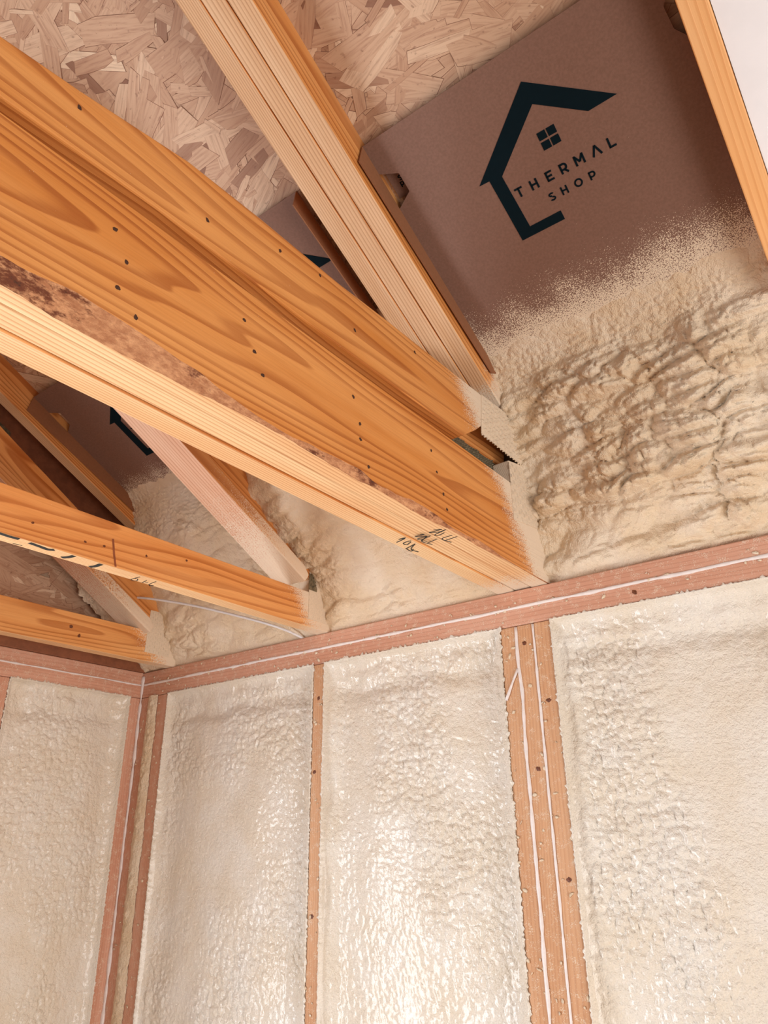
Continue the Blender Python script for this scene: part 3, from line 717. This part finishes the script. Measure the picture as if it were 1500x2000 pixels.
# ------------------------------------------------------------------ sprayed foam in the stud bays
def axis(a, b, step, edge=.02, fine=.0012):
    """coordinates from a to b, finer near both ends"""
    n = int(abs(b - a) / step); return np.linspace(a, b, n)
def bay_foam(name, label, x0, x1, seed, zt=-2 * T, recess=.030, to_world=None, step=.0027, jagamt=.007, right_deep=1.0):
    xs = np.concatenate([[x0 - .004, x0, x0 + .0015, x0 + .004], np.arange(x0 + .007, x1 - .0055, step), [x1 - .004, x1 - .0015, x1, x1 + .004]])
    zs = np.concatenate([[zt + .004, zt, zt - .0015, zt - .004], np.arange(zt - .0065, -1.02, -step), np.linspace(-1.03, -2.40, 110)])
    Xg, Zg = np.meshgrid(xs, zs, indexing='ij')
    el = Xg - x0; er = x1 - Xg; et = zt - Zg
    S = seed * 11.7
    low = fbm(Xg * 3.2, Zg * 2.2, S, 3)
    prof = lambda e, sc: 1 - np.exp(-np.clip(e, 0, None) / sc)
    wl = .016 + .008 * pn(Zg * 9, S + 1); wr = .014 + .007 * pn(Zg * 9, S + 2); wt = .010 + .008 * np.abs(pn(Xg * 14, S + 3))
    d = recess * prof(el, wl) * prof(er, wr) * prof(et, wt)
    inside = prof(el, .02) * prof(er, .02) * prof(et, .02)
    d = d - inside * (.010 * low + .012 * sstep(.0, 1.0, np.sin(np.clip((Xg - x0) / (x1 - x0), 0, 1) * np.pi)))
    # crust near the top plate
    d = d + inside * .010 * np.exp(-((et - .07 - .015 * pn(Xg * 11, S + 9)) / .022) ** 2)
    d = d - inside * .008 * np.abs(pn(Xg * 26, Zg * 30, S + 5)) * np.exp(-et / .10)
    # pebbled skin: rough and smooth areas alternate
    wx = Xg + .006 * pn(Xg * 40, Zg * 40, S); wz = Zg + .006 * pn(Xg * 40, Zg * 40, S + 3)
    rough = sstep(-.25, .35, fbm(Xg * 4.5, Zg * 3.0, S + 20, 2)) * .8 + .2
    rough = np.clip(rough + .55 * np.exp(-el / .05) + .5 * np.exp(-er / .05), 0, 1.3)
    d = d - inside * rough * (.0044 * pillow(wx * 50, wz * 38, seed) + .0030 * pillow(wx * 108, wz * 90, seed + 2) + .0030 * pn(wx * 28, wz * 20, S + 50) + .0022 * np.abs(pn(wx * 70, wz * 52, S + 30)))
    d = d - inside * (.0009 * pn(Xg * 240, Zg * 240, S + 60))
    # side ridges next to the studs
    d = d - .004 * np.exp(-((el - .024) / .008) ** 2) * (0.5 + pn(Zg * 20, S + 70)) - .004 * np.exp(-((er - .026) / .008) ** 2) * (.5 + pn(Zg * 17, S + 71))
    # ragged lips lying on the stud faces
    jag = lambda q, s_: np.clip(np.abs(pn(q * 95, s_)) * 1.0 + .7 * np.abs(pn(q * 210, s_ + 5)), 0, 1.2)
    X2_, Y2_, Z2_ = Xg.copy(), d.copy(), Zg.copy()
    X2_[0, :] = x0 - .0006 - jagamt * jag(zs, S) ** 1.5; X2_[-1, :] = x1 + .0006 + jagamt * jag(zs, S + 9) ** 1.5
    Z2_[:, 0] = zt + .0006 + jagamt * 1.3 * jag(xs, S + 4) ** 1.5
    Y2_[0, :] = -.0012; Y2_[-1, :] = -.0012; Y2_[:, 0] = -.0012
    lip = lambda q, s_: -.0025 - .0035 * jag(q, s_)
    Y2_[1, :] = lip(zs, S + 1); Y2_[-2, :] = lip(zs, S + 8); Y2_[:, 1] = lip(xs, S + 3)
    Y2_[2, :] = lip(zs, S + 1) * .7; Y2_[-3, :] = lip(zs, S + 8) * .7; Y2_[:, 2] = lip(xs, S + 3) * .7
    P = np.stack([X2_, Y2_, Z2_], -1)
    if to_world is not None: P = to_world(P)
    o = grid_obj(name, P, m_foamw)
    tag(o, label, 'insulation', 'spray foam in the stud bays'); return o
bay_foam('spray_foam', 'smooth cream spray foam in the stud bay between corner studs and single stud', .1305, XS1, 1)
bay_foam('spray_foam', 'glossy cream spray foam in the stud bay between single stud and triple stud', XS1 + T, XT, 2)
bay_foam('spray_foam', 'pebbled cream spray foam in the stud bay right of the triple stud', XT + .1165, 1.93, 3, recess=.036)
bay_foam('spray_foam', 'cream spray foam on the side wall left of the corner stud', .039, .405, 4, to_world=lambda P: np.stack([P[..., 1] * -1 * 1.0, -P[..., 0], P[..., 2]], -1)[::-1])
# narrow strip of foam squeezed between the two corner studs
def strip():
    zs = np.arange(-2 * T + .001, -1.2, -.004); n = len(zs); rows = []
    a = .0405 - .007 * np.abs(pn(zs * 16, 1.1)) - .006 * np.abs(pn(zs * 70, 4.0)); b = .0815 + .008 * np.abs(pn(zs * 9, 2.2)) + .007 * np.abs(pn(zs * 60, 5.0))
    us = np.linspace(0, 1, 12); P = np.zeros((12, n, 3))
    for i, u in enumerate(us):
        P[i, :, 0] = a + (b - a) * u; P[i, :, 2] = zs
        P[i, :, 1] = -.001 - math.sin(u * math.pi) * (.004 + .009 * np.abs(pn(zs * 38, u * 3, 3.0)) + .005 * np.abs(pn(zs * 90, u * 6, 5.0)))
    o = grid_obj('spray_foam', P, m_foamh); tag(o, 'thin ragged strip of foam between the two corner studs', 'insulation', 'spray foam in the stud bays')
strip()

# ------------------------------------------------------------------ sprayed foam above the plate
def heel_foam(label, x0, x1, prof, seed, ridge=1.0, lump=1.0, step=.0027, right_lift=0.0):
    prof = np.array(prof, float); k = np.r_[0, np.cumsum(np.linalg.norm(np.diff(prof, axis=0), axis=1))]
    L = k[-1]; n = int(L / step); s = np.linspace(0, L, n)
    from_ = np.stack([np.interp(s, k, prof[:, 0]), np.interp(s, k, prof[:, 1])], 1)
    ker = np.hanning(31); ker /= ker.sum()
    pad = np.pad(from_, ((15, 15), (0, 0)), 'edge'); sm = np.stack([np.convolve(pad[:, i], ker, 'valid') for i in (0, 1)], 1); sm[0], sm[-1] = from_[0], from_[-1]
    tg = np.gradient(sm, axis=0); tg /= np.linalg.norm(tg, axis=1)[:, None]
    nr = np.stack([tg[:, 1], -tg[:, 0]], 1)           # towards the room (-y, -z)
    nr *= np.where(nr[:, :1] > 0, -1, 1)
    xs = np.linspace(x0, x1, int((x1 - x0) / step))
    Xg, Sg = np.meshgrid(xs, s, indexing='ij'); S = seed * 5.3
    v = Sg / L; el = Xg - x0; er = x1 - Xg
    mid = sstep(.10, .34, v) * (1 - sstep(.90, 1.0, v) * .5)
    wx = Xg + .03 * pn(Xg * 9, Sg * 12, S) + .012 * pn(Xg * 26, Sg * 26, S); wv = Sg + .016 * pn(Xg * 7, Sg * 10, S + 2) + .008 * pn(Xg * 24, Sg * 24, S + 4)
    p1 = pillow(wx * 11 + wv * 3, wv * 25, seed); p2 = pillow(wx * 30, wv * 46, seed + 3); p3 = pillow(wx * 75, wv * 88, seed + 5)
    amp = .45 + .9 * sstep(-.35, .45, fbm(Xg * 6, Sg * 7, S + 90, 2))
    h = mid * ridge * amp * (.019 * p1 + .0095 * p2 * (.3 + .7 * p1) + .0042 * p3)
    h += mid * ridge * .008 * (np.sin((wv + .05 * Xg) * 2 * np.pi / .062 + 2.2 * pn(Xg * 4, S + 12)) * .5 + .5) * sstep(.3, .6, v)
    h += lump * .016 * fbm(Xg * 6, Sg * 7, S + 20, 2) * mid
    # fine ripples high up where the foam thins out on the cardboard
    rip = sstep(.04, .12, v) * (1 - sstep(.26, .42, v))
    h += rip * .0035 * pillow(wx * 60, wv * 95, seed + 8)
    h += rip * .0045 * np.abs(pn(wx * 28, wv * 120, S + 40)) + rip * .002 * pn(wx * 60, wv * 75, S + 44)
    h += .0007 * pn(Xg * 230, Sg * 230, S + 50) * sstep(.03, .1, v)
    h += -.010 * (1 - sstep(.0, .07, v + .05 * pn(Xg * 16, S + 60) + .03 * pn(Xg * 50, S + 61)))
    h += .014 * np.exp(-np.clip(el, 0, None) / .012) * mid * pn(Sg * 16, S + 70) + .012 * np.exp(-er / .012) * mid
    h *= np.where(v > .97, (1 - v) / .03, 1)
    P = np.stack([Xg, sm[None, :, 0] + nr[None, :, 0] * h, sm[None, :, 1] + nr[None, :, 1] * h], -1)
    o = grid_obj('spray_foam', P, m_foamh); tag(o, label, 'insulation', 'spray foam over the top plate'); return o
bz = lambda y: BA[2] - (y - BA[1]) * math.tan(BTH)
heel_foam('rippled mass of foam above the plate right of the girder truss', XG - .001, XR1 + .6, [(-.215, bz(-.215) + .001), (-.165, bz(-.165) - .006), (-.138, .418), (-.10, .34), (-.05, .235), (-.005, .135), (.012, .05), (.022, -.001)], 1)
heel_foam('foam above the plate between the girder truss and the crayon striped truss', X2 - .001, PL[2] + .001, [(-.37, bz(-.37) - .001), (-.335, .50), (-.325, .40), (-.29, .305), (-.19, .222), (-.07, .150), (-.02, .085), (.006, .03), (.014, -.001)], 2, .45, .7)
heel_foam('foam above the plate in the bay beside the corner truss', X3 - .001, X2 - T + .001, [(-.26, bz(-.26) + .002), (-.215, bz(-.215) - .006), (-.18, .395), (-.14, .30), (-.09, .20), (-.035, .10), (.004, .04), (.014, -.001)], 3, .45, .7)
heel_foam('foam in the dark corner pocket behind the leftmost truss', -.001, X3 - T + .001, [(-.34, .31), (-.28, .25), (-.2, .17), (-.1, .09), (-.03, .035), (.02, -.001)], 4, .3, .7)

# ------------------------------------------------------------------ crumbs of foam stuck to the framing
def crumbs(spots, parent, normal):
    bm = bmesh.new()
    for p in spots:
        r = random.uniform(.0012, .0034)
        m_ = Matrix.Translation(p) @ Matrix.Rotation(random.uniform(0, 6), 4, Vector(normal)) @ Matrix.Diagonal((random.uniform(.6, 2.4), .5, random.uniform(.6, 1.5), 1))
        ret = bmesh.ops.create_icosphere(bm, subdivisions=1, radius=r, matrix=m_)
        for v in ret['verts']: v.co += Vector((random.uniform(-1, 1), random.uniform(-1, 1), random.uniform(-1, 1))) * r * .35
    o = finish(bm, 'foam_crumbs', m_foamh, parent, True); tag(o, kind='stuff'); return o
SP = [(random.uniform(.05, 2.4), -.001, random.choice((random.gauss(-T, .006), random.uniform(-.074, -.002)))) for _ in range(170)]
SP += [(XT + random.uniform(0, .115), -.001, random.uniform(-1.0, -.08)) for _ in range(60)] + [(XS1 + random.uniform(.002, .036), -.001, random.uniform(-1.0, -.08)) for _ in range(26)] + [(random.uniform(.005, .13), -.001, random.uniform(-1.0, -.08)) for _ in range(60)]
crumbs(SP, wall_b, (0, 1, 0))

# ------------------------------------------------------------------ cable
cab = tube('white_cable', smooth_path([(-.03, -.19, .225), (.06, -.17, .190), (.17, -.14, .170), (.32, -.10, .130), (.47, -.07, .080), (.58, -.05, .040), (.628, -.02, .018), (.655, .012, -.0005)], 10), .0034, m_cable, None)
tag(cab, 'thin white cable arching between the two left trusses', 'cable')
